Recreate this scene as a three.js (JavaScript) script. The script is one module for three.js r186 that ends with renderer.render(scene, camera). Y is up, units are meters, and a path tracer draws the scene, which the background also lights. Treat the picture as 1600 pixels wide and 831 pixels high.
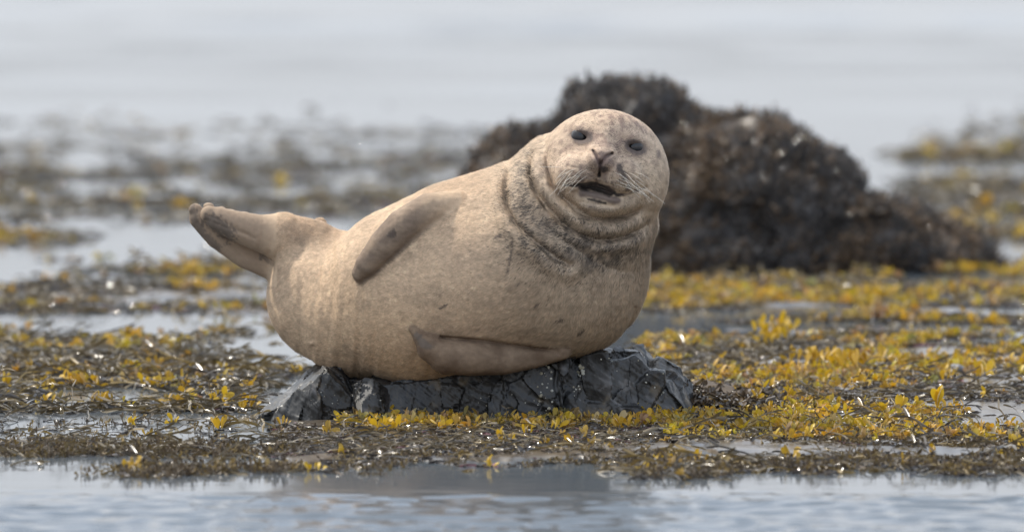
import * as THREE from 'three';
import { mergeGeometries } from 'three/addons/utils/BufferGeometryUtils.js';

// ---------------------------------------------------------------- camera, sky, sun, exposure
const scene = new THREE.Scene();
const F = 8960, HORIZON = -140, ROWS = 831, H = 1.252;            // focal length in photo pixels, horizon row, eye height (m)
const PITCH = Math.atan((ROWS / 2 - HORIZON) / F);
const camera = new THREE.PerspectiveCamera(2 * Math.atan(ROWS / 2 / F) * 180 / Math.PI, 1024 / 531, 0.5, 4000);
camera.position.set(0, H, 14);
camera.rotation.x = -PITCH;
camera.focus = 13.95;
camera.userData.fStop = camera.getFocalLength() / 1000 / 0.074;   // a 74 mm wide aperture

const SUN = new THREE.Vector3(-0.5, 0.76, -0.34).normalize();
const sun = new THREE.DirectionalLight(new THREE.Color(1, 0.93, 0.82), 3.6);
sun.position.copy(SUN).multiplyScalar(30);
sun.target.position.set(0, 0, -2);
sun.castShadow = true; sun.shadow.radius = 5; sun.shadow.mapSize.set(2048, 2048);
Object.assign(sun.shadow.camera, { left: -8, right: 8, top: 12, bottom: -12, near: 1, far: 80 });
scene.add(sun, sun.target);

const renderer = new THREE.WebGLRenderer({ antialias: true });
renderer.toneMapping = THREE.LinearToneMapping;
renderer.toneMappingExposure = 1.1;
renderer.shadowMap.enabled = true;

// ---------------------------------------------------------------- numbers and noise
let seed = 12345;
const rnd = () => { seed = (seed + 0x6D2B79F5) | 0; let t = Math.imul(seed ^ (seed >>> 15), 1 | seed); t = (t + Math.imul(t ^ (t >>> 7), 61 | t)) ^ t; return ((t ^ (t >>> 14)) >>> 0) / 4294967296; };
const rr = (a, b) => a + (b - a) * rnd();
const clamp = (x, a, b) => x < a ? a : x > b ? b : x;
const mix = (a, b, t) => a + (b - a) * t;
const sstep = (a, b, x) => { const t = clamp((x - a) / (b - a), 0, 1); return t * t * (3 - 2 * t); };
const hash3 = (x, y, z) => { let h = Math.imul(x, 374761393) ^ Math.imul(y, 668265263) ^ Math.imul(z, 2147483647 - 1013); h = Math.imul(h ^ (h >>> 13), 1274126177); return ((h ^ (h >>> 16)) >>> 0) / 4294967296; };
function noise(x, y, z) {
  const i = Math.floor(x), j = Math.floor(y), k = Math.floor(z);
  let u = x - i, v = y - j, w = z - k;
  u = u * u * (3 - 2 * u); v = v * v * (3 - 2 * v); w = w * w * (3 - 2 * w);
  const a = mix(mix(hash3(i, j, k), hash3(i + 1, j, k), u), mix(hash3(i, j + 1, k), hash3(i + 1, j + 1, k), u), v);
  const b = mix(mix(hash3(i, j, k + 1), hash3(i + 1, j, k + 1), u), mix(hash3(i, j + 1, k + 1), hash3(i + 1, j + 1, k + 1), u), v);
  return mix(a, b, w) * 2 - 1;
}
const fbm = (x, y, z, o = 4) => { let s = 0, a = 0.5; for (let n = 0; n < o; n++) { s += a * noise(x, y, z); x = x * 2.03 + 7.1; y = y * 2.03 + 3.7; z = z * 2.03 + 9.2; a *= 0.5; } return s; };

// ---------------------------------------------------------------- sky: thin bright overcast, bluer above
{
  const W = 1024, Hh = 512, data = new Float32Array(W * Hh * 4);
  for (let r = 0; r < Hh; r++) {
    const up = ((r + 0.5) / Hh - 0.5) * Math.PI, y = Math.sin(up);
    for (let c = 0; c < W; c++) {
      const az = ((c + 0.5) / W - 0.5) * 2 * Math.PI, x = Math.cos(az) * Math.cos(up), z = Math.sin(az) * Math.cos(up);
      const e = Math.max(0, y), k = 1 / (e + 0.22);
      const cl = sstep(-0.25, 0.35, fbm(x * k * 1.3 + 4, z * k * 1.3 + 9, 2.5, 5));
      const t = Math.pow(clamp(e * 1.5, 0, 1), 0.5);
      const near = Math.max(0, x * SUN.x + y * SUN.y + z * SUN.z);
      const glow = 0.55 * Math.pow(near, 6) + 0.9 * Math.pow(near, 40);
      const o = (r * W + c) * 4;
      const blue = [mix(0.80, 0.38, t), mix(0.85, 0.55, t), mix(0.92, 0.82, t)], white = [mix(0.88, 0.95, t), mix(0.89, 0.94, t), mix(0.91, 0.93, t)];
      const cover = mix(0.75, 0.2 + 0.65 * cl, sstep(0.05, 0.35, e));
      for (let q = 0; q < 3; q++) data[o + q] = (mix(blue[q], white[q], cover)) * mix(0.73, 1.3, sstep(0.0, 0.22, e)) + glow * [1, 0.95, 0.86][q];
      data[o + 3] = 1;
    }
  }
  const sky = new THREE.DataTexture(data, W, Hh, THREE.RGBAFormat, THREE.FloatType);
  sky.mapping = THREE.EquirectangularReflectionMapping; sky.magFilter = sky.minFilter = THREE.LinearFilter; sky.needsUpdate = true;
  scene.background = sky; scene.environment = sky;
  scene.backgroundIntensity = 1; scene.environmentIntensity = 1;
}

// ---------------------------------------------------------------- helpers
const taken = {};
const numbered = (n) => { const k = taken[n] = (taken[n] ?? -1) + 1; return k ? `${n}_${String(k).padStart(3, '0')}` : n; };
const tag = (o, label, category, group, kind) => { Object.assign(o.userData, { label, category }); if (group) o.userData.group = group; if (kind) o.userData.kind = kind; return o; };
const shadows = (o) => { o.traverse((c) => { if (c.isMesh) c.castShadow = c.receiveShadow = true; }); return o; };
function mesh(name, geometry, material, parent) { const m = new THREE.Mesh(geometry, material); m.name = name; m.castShadow = m.receiveShadow = true; parent.add(m); return m; }
// a point of the flat shore (y = 0) from where the photograph shows it
const FWD = new THREE.Vector3(0, -Math.sin(PITCH), -Math.cos(PITCH)), UPV = new THREE.Vector3(0, Math.cos(PITCH), -Math.sin(PITCH));
function shore(px, row, y = 0) {
  const d = new THREE.Vector3((px - 800) / F, 0, 0).addScaledVector(UPV, (ROWS / 2 - row) / F).add(FWD);
  return d.multiplyScalar((y - H) / d.y).add(camera.position);
}
function place(px, row, depth) {                                        // a point at a distance (m) along the view axis
  return new THREE.Vector3((px - 800) / F, 0, 0).addScaledVector(UPV, (ROWS / 2 - row) / F).add(FWD).multiplyScalar(depth).add(camera.position);
}
function toPhoto(x, z) {                                                 // where a point of the shore lies in the photograph
  const dx = x, dy = -H, dz = z - 14, dep = dy * FWD.y + dz * FWD.z;
  return [800 + F * dx / dep, ROWS / 2 - F * (dy * UPV.y + dz * UPV.z) / dep];
}
// the seal and its rock are shaped in a frame of their own, tilted like a head-on view: x right, y up, z to the viewer, UNIT metres each
const UNIT = 14.05 / F;
const toWorld = (x, y, z, out = new THREE.Vector3()) => out.set((x - 800) * UNIT, 0, 0).addScaledVector(UPV, (660 - y) * UNIT).addScaledVector(FWD, -z * UNIT);

// naive surface nets over a distance function f(x, y, z); returns positions and triangles in the same frame
function surfaceNets(f, lo, hi, cell) {
  const nx = Math.ceil((hi[0] - lo[0]) / cell) + 1, ny = Math.ceil((hi[1] - lo[1]) / cell) + 1, nz = Math.ceil((hi[2] - lo[2]) / cell) + 1;
  const v = new Float32Array(nx * ny * nz).fill(1e3), id = new Int32Array(nx * ny * nz).fill(-1), B = 8, reach = B * cell * 0.87 * 1.35 + 6;
  const blocks = [];
  for (let bz = 0; bz < nz; bz += B) for (let by = 0; by < ny; by += B) for (let bx = 0; bx < nx; bx += B) {
    const d = f(lo[0] + (bx + B / 2) * cell, lo[1] + (by + B / 2) * cell, lo[2] + (bz + B / 2) * cell);
    const near = Math.abs(d) < reach;
    if (near) blocks.push([bx, by, bz]);
    for (let k = bz; k < Math.min(nz, bz + B); k++) for (let j = by; j < Math.min(ny, by + B); j++) for (let i = bx; i < Math.min(nx, bx + B); i++)
      v[(k * ny + j) * nx + i] = near ? f(lo[0] + i * cell, lo[1] + j * cell, lo[2] + k * cell) : d;
  }
  const pos = [], tri = [], sx = 1, sy = nx, sz = nx * ny;
  const off = [0, sx, sy, sx + sy, sz, sx + sz, sy + sz, sx + sy + sz];
  const edges = [[0, 1], [2, 3], [4, 5], [6, 7], [0, 2], [1, 3], [4, 6], [5, 7], [0, 4], [1, 5], [2, 6], [3, 7]];
  const each = (fn) => { for (const [bx, by, bz] of blocks) for (let k = bz; k < Math.min(nz - 1, bz + B); k++) for (let j = by; j < Math.min(ny - 1, by + B); j++) for (let i = bx; i < Math.min(nx - 1, bx + B); i++) fn(i, j, k, (k * ny + j) * nx + i); };
  each((i, j, k, o) => {
    let m = 0; for (let c = 0; c < 8; c++) if (v[o + off[c]] < 0) m |= 1 << c;
    if (m === 0 || m === 255) return;
    let x = 0, y = 0, z = 0, n = 0;
    for (const [a, b] of edges) {
      const va = v[o + off[a]], vb = v[o + off[b]];
      if ((va < 0) === (vb < 0)) continue;
      const t = va / (va - vb);
      x += mix(a & 1, b & 1, t); y += mix((a >> 1) & 1, (b >> 1) & 1, t); z += mix(a >> 2, b >> 2, t); n++;
    }
    id[o] = pos.length / 3;
    pos.push(lo[0] + (i + x / n) * cell, lo[1] + (j + y / n) * cell, lo[2] + (k + z / n) * cell);
  });
  const quad = (a, b, c, d, flip) => { if (a < 0 || b < 0 || c < 0 || d < 0) return; if (flip) tri.push(a, c, b, a, d, c); else tri.push(a, b, c, a, c, d); };
  each((i, j, k, o) => {
    if (!i || !j || !k) return;
    const s = v[o] < 0;
    if (s !== v[o + sx] < 0) quad(id[o - sy - sz], id[o - sz], id[o], id[o - sy], !s);
    if (s !== v[o + sy] < 0) quad(id[o - sx - sz], id[o - sx], id[o], id[o - sz], !s);
    if (s !== v[o + sz] < 0) quad(id[o - sx - sy], id[o - sy], id[o], id[o - sx], !s);
  });
  return { pos, tri };
}
function gradient(f, x, y, z, e, out) {                                  // from four samples at the corners of a tetrahedron
  const a = f(x + e, y - e, z - e), b = f(x - e, y - e, z + e), c = f(x - e, y + e, z - e), d = f(x + e, y + e, z + e);
  out[0] = a - b - c + d; out[1] = -a - b + c + d; out[2] = -a + b - c + d;
  const l = Math.hypot(out[0], out[1], out[2]) || 1; out[0] /= l; out[1] /= l; out[2] /= l; gradient.mean = (a + b + c + d) / 4; return l / (4 * e);
}
// a mesh of f in the seal's frame (rows count downwards there, so y is flipped and so is the winding), brought into the world
function sculpt(f, lo, hi, cell, colour, base, eps = 0.8) {
  const { pos, tri } = surfaceNets(f, lo, hi, cell), n = pos.length / 3;
  const P = new Float32Array(n * 3), N = new Float32Array(n * 3), C = new Float32Array(n * 3), g = [0, 0, 0], w = new THREE.Vector3(), c = [0, 0, 0];
  for (let i = 0; i < n; i++) {
    let x = pos[i * 3], y = pos[i * 3 + 1], z = pos[i * 3 + 2];
    const l = gradient(f, x, y, z, eps, g), d = clamp(gradient.mean / Math.max(l, 0.5), -cell, cell) * 0.9; x -= g[0] * d; y -= g[1] * d; z -= g[2] * d;
    pos[i * 3] = x; pos[i * 3 + 1] = y; pos[i * 3 + 2] = z;
    toWorld(x, y, z, w).sub(base).toArray(P, i * 3);
    w.set(g[0], 0, 0).addScaledVector(UPV, -g[1]).addScaledVector(FWD, -g[2]).normalize().toArray(N, i * 3);
    colour(x, y, z, g, c); C.set(c, i * 3);
  }
  for (let i = 0; i < tri.length; i += 3) { const t = tri[i + 1]; tri[i + 1] = tri[i + 2]; tri[i + 2] = t; }
  const geo = new THREE.BufferGeometry();
  geo.setAttribute('position', new THREE.BufferAttribute(P, 3)); geo.setAttribute('normal', new THREE.BufferAttribute(N, 3)); geo.setAttribute('color', new THREE.BufferAttribute(C, 3));
  geo.setIndex(tri);
  return { geo, pos, tri };
}
const smin = (a, b, k) => { const h = Math.max(k - Math.abs(a - b), 0) / k; return Math.min(a, b) - h * h * k * 0.25; };
const smax = (a, b, k) => -smin(-a, -b, k);
function cone(x, y, z, a, b) {                                           // tapered capsule between [x, y, z, r] and [x, y, z, r]
  const dx = b[0] - a[0], dy = b[1] - a[1], dz = b[2] - a[2];
  const t = clamp(((x - a[0]) * dx + (y - a[1]) * dy + (z - a[2]) * dz) / (dx * dx + dy * dy + dz * dz), 0, 1);
  return Math.hypot(x - a[0] - dx * t, y - a[1] - dy * t, z - a[2] - dz * t) - mix(a[3], b[3], t);
}
function chain(x, y, z, pts, k) { let d = cone(x, y, z, pts[0], pts[1]); for (let i = 1; i < pts.length - 1; i++) d = k ? smin(d, cone(x, y, z, pts[i], pts[i + 1]), k) : Math.min(d, cone(x, y, z, pts[i], pts[i + 1])); return d; }
const egg = (x, y, z, cx, cy, cz, rx, ry, rz) => { const a = (x - cx) / rx, b = (y - cy) / ry, c = (z - cz) / rz, k0 = Math.hypot(a, b, c), k1 = Math.hypot(a / rx, b / ry, c / rz); return k1 > 1e-9 ? k0 * (k0 - 1) / k1 : -Math.min(rx, ry, rz); };
function toPath(x, y, pts) { let m = 1e9; for (let i = 0; i < pts.length - 1; i++) { const a = pts[i], b = pts[i + 1], dx = b[0] - a[0], dy = b[1] - a[1], t = clamp(((x - a[0]) * dx + (y - a[1]) * dy) / (dx * dx + dy * dy), 0, 1); m = Math.min(m, (x - a[0] - dx * t) ** 2 + (y - a[1] - dy * t) ** 2); } return Math.sqrt(m); }
const bell = (d, w) => Math.exp(-(d * d) / (w * w));
const lerp3 = (c, k, t) => { c[0] = mix(c[0], k[0], t); c[1] = mix(c[1], k[1], t); c[2] = mix(c[2], k[2], t); };
const blot = (x, y, cx, cy, rx, ry) => Math.exp(-(((x - cx) / rx) ** 2 + ((y - cy) / ry) ** 2));

// ---------------------------------------------------------------- water: one sheet to the horizon, rippled where it is open
const MATS = [   // weed mats: left, right, top and bottom in the photograph, how solid
  [430, 1010, 655, 722, 1], [985, 1750, 540, 716, 0.95], [1000, 1750, 385, 560, 0.5], [-150, 350, 560, 600, 0.85], [300, 470, 575, 605, 0.5], [-150, 440, 446, 492, 0.75], [-150, 420, 612, 640, 0.15], [90, 430, 412, 438, 0.5], [-150, 460, 696, 728, 0.16], [1200, 1750, 700, 742, 0.6], [-150, 440, 520, 558, 0.22],
];
function solid(px, row) {                                                // how far a spot is weed bed (over 0.5) rather than pool
  row += 9 * noise(px * 0.011, 3, row * 0.01) + 4 * noise(px * 0.04, 9, row * 0.02);
  let m = 0;
  for (const [x0, x1, y0, y1, s] of MATS) m = Math.max(m, s * sstep(x0 - 30, x0 + 30, px) * sstep(x1 + 30, x1 - 30, px) * sstep(y0 - 10, y0 + 8, row) * sstep(y1 + 8, y1 - 8, row));
  return m;
}
function ripple(x, z) {
  const [px, row] = toPhoto(x, z);
  const open = mix(0.07, 2.4, sstep(762, 784, row)) * (row < 420 ? mix(1, 0.5, sstep(250, 420, row)) : 1);
  const far = sstep(24, 60, 14 - z);
  let h = 0;
  h += 0.0055 * open * fbm(x * 4.5 + 3, z * 13, 1.1, 3) + 0.0018 * open * noise(x * 17, z * 48, 7.7) + 0.0002 * noise(x * 20, z * 60, 2.2);
  h += far * (0.45 * noise(x * 0.03, z * 0.085, 6.6) + 0.12 * fbm(x * 0.35, z * 0.7, 3.1, 3) + 0.02 * noise(x * 1.1, z * 2.6, 5.5)) + 0.004 * sstep(420, 300, row) * noise(x * 1.8, z * 4.5, 8.5);
  return h;
}
{
  const rows = [], cols = [];
  for (let r = -136; r < 900; r += r < -120 ? 1 : r < 100 ? 2.2 : r < 690 ? 3 : 0.9) rows.push(r);
  for (let c = -30; c <= 30; c++) { const t = c / 30; cols.push(Math.sign(t) * 70000 * Math.pow(Math.abs(t), 5)); }
  const list = [...cols.map((c) => c + Math.sign(c) * 1200).filter((c) => Math.abs(c) > 1210)];
  for (let c = -1200; c <= 1200; c += 4) list.push(c);
  list.sort((a, b) => a - b);
  const P = [], idx = [], nc = list.length;
  for (const r of rows) { const z = shore(800, r).z, s = (14 - z) / F; for (const c of list) { const x = c * s; P.push(x, Math.abs(c) > 1200 ? 0 : ripple(x, z), z); } }
  for (let j = 0; j < rows.length - 1; j++) for (let i = 0; i < nc - 1; i++) { const a = j * nc + i, b = a + 1, c = a + nc, d = c + 1; idx.push(a, c, b, b, c, d); }
  const g = new THREE.BufferGeometry(); g.setAttribute('position', new THREE.Float32BufferAttribute(P, 3)); g.setIndex(idx); g.computeVertexNormals();
  const m = mesh('sea_water', g, new THREE.MeshPhysicalMaterial({ color: new THREE.Color().setRGB(0.085, 0.1, 0.115), roughness: 0.1, ior: 1.33 }), scene);
  tag(m, 'calm pale grey sea water reaching back from the shore', 'water', null, 'structure');
}
// ---------------------------------------------------------------- the weed bed: low wet mud and rock just above the water
{
  const P = [], C = [], idx = [], nc = 361;
  let n = 0;
  for (let r = 380; r <= 756; r += 1.6, n++) for (let c = 0; c < nc; c++) {
    const px = -200 + c * 5.4, p = shore(px, r), m = solid(px, r);
    const h = mix(-0.035, 0.007, sstep(0.25, 0.75, m - 0.06 + 0.75 * fbm(p.x * 2.2, p.z * 3.1, 0.5, 4))) + 0.009 * fbm(p.x * 14, p.z * 14, 1, 3);
    P.push(p.x, h, p.z);
    const t = 0.5 + 0.9 * fbm(p.x * 9, p.z * 9, 3, 3); C.push(mix(0.03, 0.10, t), mix(0.024, 0.072, t), mix(0.018, 0.04, t));
  }
  for (let j = 0; j < n - 1; j++) for (let i = 0; i < nc - 1; i++) { const a = j * nc + i, b = a + 1, c = a + nc, d = c + 1; idx.push(a, c, b, b, c, d); }
  const g = new THREE.BufferGeometry(); g.setAttribute('position', new THREE.Float32BufferAttribute(P, 3)); g.setAttribute('color', new THREE.Float32BufferAttribute(C, 3)); g.setIndex(idx); g.computeVertexNormals();
  const m = mesh('tidal_ground', g, new THREE.MeshPhysicalMaterial({ vertexColors: true, roughness: 0.45, clearcoat: 0.6, clearcoatRoughness: 0.2 }), scene);
  tag(m, 'low wet dark ground under the seaweed', 'ground', null, 'structure');
}

// ---------------------------------------------------------------- the seal's rock
const cellPoint = (i, j, k, o) => { o[0] = i + hash3(i, j, k); o[1] = j + hash3(i + 31, j, k); o[2] = k + hash3(i, j + 57, k); };
function facets(x, y, z, s, out) {                                       // broken faces: each cell tilts its own way
  const i = Math.floor(x), j = Math.floor(y), k = Math.floor(z), o = [0, 0, 0]; let best = 9, bi = 0, bj = 0, bk = 0, dx = 0, dy = 0, dz = 0, second = 9;
  for (let a = -1; a < 2; a++) for (let b = -1; b < 2; b++) for (let c = -1; c < 2; c++) {
    cellPoint(i + a, j + b, k + c, o); const ux = x - o[0], uy = y - o[1], uz = z - o[2], d = ux * ux + uy * uy + uz * uz;
    if (d < best) { second = best; best = d; bi = i + a; bj = j + b; bk = k + c; dx = ux; dy = uy; dz = uz; } else if (d < second) second = d;
  }
  const tx = hash3(bi, bj, bk + 91) - 0.5, ty = hash3(bi + 17, bj, bk + 91) - 0.5, tz = hash3(bi, bj + 23, bk + 91) - 0.5;
  const gap = Math.sqrt(second) - Math.sqrt(best);
  if (out) { out.id = hash3(bi, bj, bk); out.gap = gap; }
  return s * (2 * (dx * tx + dy * ty + dz * tz) + 0.6 * (hash3(bi + 5, bj + 5, bk) - 0.5)) - s * 0.45 * bell(gap, 0.07) * 0;
}
function slab(x, y, z, planes) { let d = -1e9; for (const [nx, ny, nz, o] of planes) { const l = Math.hypot(nx, ny, nz); d = Math.max(d, (x * nx + y * ny + z * nz) / l - o); } return d; }
function rockF(x, y, z) {                                                // y counts downwards
  // left lobe, like a leaning wedge
  let d = slab(x - 500, y - 640, z + 45, [[-0.62, -0.78, 0.12, 50], [0.75, -0.66, 0.1, 56], [-0.25, -0.25, 0.93, 56], [0.3, -0.1, 0.95, 56], [0, 0, -1, 90], [-0.9, -0.2, 0.35, 82], [0, 1, 0, 80], [1, 0, 0, 75], [0, -1, 0, 66]]);
  // low middle shelf
  d = smin(d, slab(x - 705, y - 640, z + 55, [[-0.11, -1, 0.10, 58], [-0.06, -0.12, 1, 60], [0, 0, -1, 90], [-1, -0.1, 0.1, 165], [1, 0, 0, 175], [0, 1, 0, 80]]), 4);
  // right lobe
  d = smin(d, slab(x - 945, y - 620, z + 50, [[0.03, -1, 0.15, 66], [0.75, -0.66, 0.2, 80], [0.45, -0.2, 0.87, 62], [-0.22, -0.12, 0.97, 62], [-1, -0.15, 0.2, 92], [0, 0, -1, 85], [0, 1, 0, 90], [0.98, 0.05, 0.2, 92]]), 5);
  d = smin(d, slab(x - 1032, y - 618, z + 44, [[0.3, -0.9, 0.3, 36], [-0.4, -0.85, 0.2, 40], [0.9, -0.3, 0.3, 32], [0.1, -0.2, 0.97, 36], [0, 0, -1, 60], [-1, 0, 0, 40], [0, 1, 0, 70]]), 4);
  if (Math.abs(d) > 30) return d;
  const w = 6 * noise(x * 0.03, y * 0.03, z * 0.03);
  d += facets((x + w) / 46, (y - w + x * 0.25) / 78, z / 46, 15) + facets((x + y * 0.5) / 24, (y - x * 0.3) / 60, z / 30, 1.1);
  const strata = x * 0.5 - y * 0.86 + 9 * noise(x * 0.02, y * 0.02, z * 0.02);
  d += 2.4 * Math.abs(noise(strata * 0.06, 3, z * 0.02)) + 0.5 * Math.abs(noise(strata * 0.3, 8, z * 0.04)) + 2.2 * fbm(x * 0.09, y * 0.06, z * 0.09, 4);
  d += 4.5 * bell(toPath(x, y, [[872, 560], [868, 600], [878, 660]]), 3.5) * sstep(-40, 0, z) + 4 * bell(toPath(x, y, [[546, 590], [552, 620], [556, 670]]), 4);
  return d;
}
{
  const base = toWorld(740, 655, -55), rock = new THREE.Group();
  rock.name = numbered('rock'); rock.position.copy(base); scene.add(rock);
  tag(rock, 'dark slate rock with barnacles under the seal, standing in shallow water', 'rock');
  const s = sculpt(rockF, [385, 535, -155], [1085, 705, 35], 2.6, (x, y, z, g, c) => {
    const f = fbm(x * 0.05, y * 0.03, z * 0.05, 4), fi = fbm(x * 0.3, y * 0.2, z * 0.3, 3), o = {};
    facets((x + 6 * noise(x * 0.03, y * 0.03, z * 0.03)) / 46, (y - 6 * noise(x * 0.03, y * 0.03, z * 0.03) + x * 0.25) / 78, z / 46, 1, o);
    const t = clamp(0.35 + 0.9 * f + 0.5 * fi + 0.5 * (o.id - 0.5), 0, 1);
    c[0] = mix(0.008, 0.036, t); c[1] = mix(0.0081, 0.036, t); c[2] = mix(0.0085, 0.036, t);
    const vein = bell(noise((x * 0.5 - y * 0.86) * 0.09, x * 0.01, z * 0.02), 0.05); lerp3(c, [0.26, 0.25, 0.25], vein * 0.35 * sstep(0, 0.3, f + 0.1));
    lerp3(c, [0.16, 0.12, 0.07], 0.5 * sstep(0.25, 0.5, fbm(x * 0.04 + 9, y * 0.04, z * 0.04, 3)));
  }, base, 0.9);
  mesh('stone', s.geo, new THREE.MeshPhysicalMaterial({ vertexColors: true, roughness: 0.55, clearcoat: 0.3, clearcoatRoughness: 0.15 }), rock);
  // barnacles, each its own little cone
  const bg = new THREE.LatheGeometry([[0, 0.55], [0.28, 0.6], [0.42, 0.75], [0.6, 0.55], [1, 0]].map(([a, b]) => new THREE.Vector2(a, b)), 9);
  const bm = [new THREE.MeshStandardMaterial({ color: new THREE.Color().setRGB(0.5, 0.49, 0.43), roughness: 0.85 }), new THREE.MeshStandardMaterial({ color: new THREE.Color().setRGB(0.36, 0.33, 0.25), roughness: 0.9 })];
  const spots = [];
  const scatter = (n, cx, cy, rx, ry, r0, r1) => { for (let i = 0; i < n; i++) { const a = rr(0, 6.3), q = Math.sqrt(rnd()); spots.push([cx + rx * q * Math.cos(a), cy + ry * q * Math.sin(a), rr(r0, r1)]); } };
  scatter(14, 905, 580, 8, 9, 1.6, 3.4); scatter(18, 852, 608, 14, 38, 0.9, 3); scatter(9, 842, 625, 12, 12, 1.2, 2.6); scatter(10, 985, 570, 60, 14, 0.8, 1.8); scatter(8, 1030, 600, 26, 22, 1, 2.2); scatter(12, 588, 628, 10, 14, 0.9, 2); scatter(10, 505, 620, 26, 24, 0.6, 1.3); scatter(7, 900, 612, 8, 14, 0.8, 2); scatter(14, 800, 630, 70, 14, 0.6, 1.4);
  const g = [0, 0, 0], up = new THREE.Vector3(0, 1, 0), nn = new THREE.Vector3();
  for (const [x, y, r] of spots) {
    const z = surfaceZ(rockF, x, y, 60); if (z < -150) continue;
    gradient(rockF, x, y, z, 1.5, g); nn.set(g[0], 0, 0).addScaledVector(UPV, -g[1]).addScaledVector(FWD, -g[2]).normalize();
    const b = mesh('barnacle', bg, bm[rnd() < 0.7 ? 0 : 1], rock);
    b.position.copy(toWorld(x, y, z)).sub(base).addScaledVector(nn, -0.2 * r * UNIT); b.quaternion.setFromUnitVectors(up, nn); b.scale.setScalar(r * UNIT);
  }
}

// ---------------------------------------------------------------- seaweed shapes (metres, growing up from the origin)
function strap(pts, wide, o = {}) {                                      // a flat curved strap along points, folded a little along its midrib
  const P = [], idx = [], n = pts.length, t = new THREE.Vector3(), side = new THREE.Vector3(), nor = new THREE.Vector3();
  const face = o.face ?? new THREE.Vector3(rr(-1, 1), rr(-0.3, 0.3), rr(-1, 1)).normalize();
  for (let i = 0; i < n; i++) {
    t.subVectors(pts[Math.min(n - 1, i + 1)], pts[Math.max(0, i - 1)]).normalize();
    side.crossVectors(t, face).normalize(); nor.crossVectors(side, t).normalize();
    const w = wide(i / (n - 1)) / 2, f = w * (o.fold ?? 0.3);
    for (const s of [-1, 0, 1]) P.push(pts[i].x + side.x * w * s + nor.x * f * Math.abs(s), pts[i].y + side.y * w * s + nor.y * f * Math.abs(s), pts[i].z + side.z * w * s + nor.z * f * Math.abs(s));
    if (i) for (const s of [0, 1]) { const a = (i - 1) * 3 + s, b = a + 1, c = a + 3, d = c + 1; idx.push(a, b, c, b, d, c); }
  }
  const g = new THREE.BufferGeometry(); g.setAttribute('position', new THREE.Float32BufferAttribute(P, 3)); g.setIndex(idx); g.computeVertexNormals(); return g;
}
const V = (x, y, z) => new THREE.Vector3(x, y, z);
function blade(len, wide, bend, notch = 0) {                             // one oval blade with a rounded, sometimes notched tip
  const pts = [], n = 8, ax = rr(0, 6.28);
  for (let i = 0; i < n; i++) { const t = Math.sqrt(i / (n - 1)); pts.push(V(Math.cos(ax) * bend * len * t * t, len * (t - 0.25 * bend * t * t), Math.sin(ax) * bend * len * t * t)); }
  const g = strap(pts, (q) => { const t = Math.sqrt(q); return wide * (t < 0.66 ? mix(0.16, 1, sstep(0, 0.68, t)) : Math.max(0.25, Math.sqrt(1 - ((t - 0.66) / 0.34) ** 2))); }, { fold: rr(0.15, 0.5) });
  if (notch) { const p = g.attributes.position; p.setY((n - 1) * 3 + 1, p.getY((n - 1) * 3 + 1) - wide * notch); }
  return g;
}
function fronds(out, at, dir, len, wide, depth, droop, floor) {          // forking straps
  const pts = [at.clone()], d = dir.clone(), p = at.clone(), n = 4;
  for (let i = 0; i < n; i++) { d.add(V(rr(-0.18, 0.18), rr(-0.1, 0.1) - droop, rr(-0.18, 0.18))).normalize(); p.addScaledVector(d, len / n); if (p.y < floor) p.y = floor + rnd() * 0.003; pts.push(p.clone()); }
  const tip = depth === 0;
  out.push(strap(pts, (t) => wide * (tip ? (0.75 + 0.7 * Math.sin(Math.PI * t * 0.85)) * (t > 0.95 ? 0.45 : 1) : mix(0.85, 1, t))));
  if (!tip) { const a = rr(0, 6.28), s = V(Math.cos(a), 0.15, Math.sin(a)); for (const q of [-1, 1]) fronds(out, p, d.clone().addScaledVector(s, q * rr(0.35, 0.7)).normalize(), len * rr(0.6, 0.95), wide * 0.92, depth - 1, droop, floor); }
}
const tuftOf = (make) => { const out = []; make(out); return mergeGeometries(out); };
const goldenTufts = [0, 1, 2, 3, 4].map((k) => tuftOf((o) => {
  const n = 5 + k;
  for (let i = 0; i < n; i++) { const g = blade(rr(0.022, 0.046), rr(0.010, 0.019), rr(0.1, 0.7), rnd() < 0.5 ? 0.35 : 0); g.rotateX(rr(-0.8, 0.8)); g.rotateZ(rr(-0.9, 0.9)); g.translate(rr(-0.018, 0.018), rr(-0.004, 0.008), rr(-0.018, 0.018)); o.push(g); }
}));
const strapTufts = [0, 1, 2, 3, 4, 5].map((k) => tuftOf((o) => {
  for (let i = 0; i < 4; i++) { const a = rr(0, 6.28), e = rr(0.1, 0.9); fronds(o, V(rr(-0.02, 0.02), 0, rr(-0.02, 0.02)), V(Math.cos(a), e, Math.sin(a)).normalize(), rr(0.03, 0.06), rr(0.004, 0.0075), k % 2 + 1, rr(0.08, 0.22), -0.004); }
}));
const matTufts = [0, 1, 2, 3, 4, 5].map(() => tuftOf((o) => {
  for (let i = 0; i < 5; i++) { const a = rr(0, 6.28); fronds(o, V(rr(-0.03, 0.03), rr(0, 0.008), rr(-0.03, 0.03)), V(Math.cos(a), rr(-0.1, 0.6), Math.sin(a)).normalize(), rr(0.018, 0.034), rr(0.006, 0.012), 1, rr(0.1, 0.3), -0.003); }
}));
const twigTufts = [0, 1, 2, 3, 4].map((k) => tuftOf((o) => {
  for (let i = 0; i < 3; i++) fronds(o, V(rr(-0.015, 0.015), -0.004, rr(-0.01, 0.01)), V(rr(-0.9, 0.9), 1, rr(-0.9, 0.9)).normalize(), rr(0.007, 0.014), rr(0.0022, 0.004), k % 2 + 1, 0.02, -0.01);
}));
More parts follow.
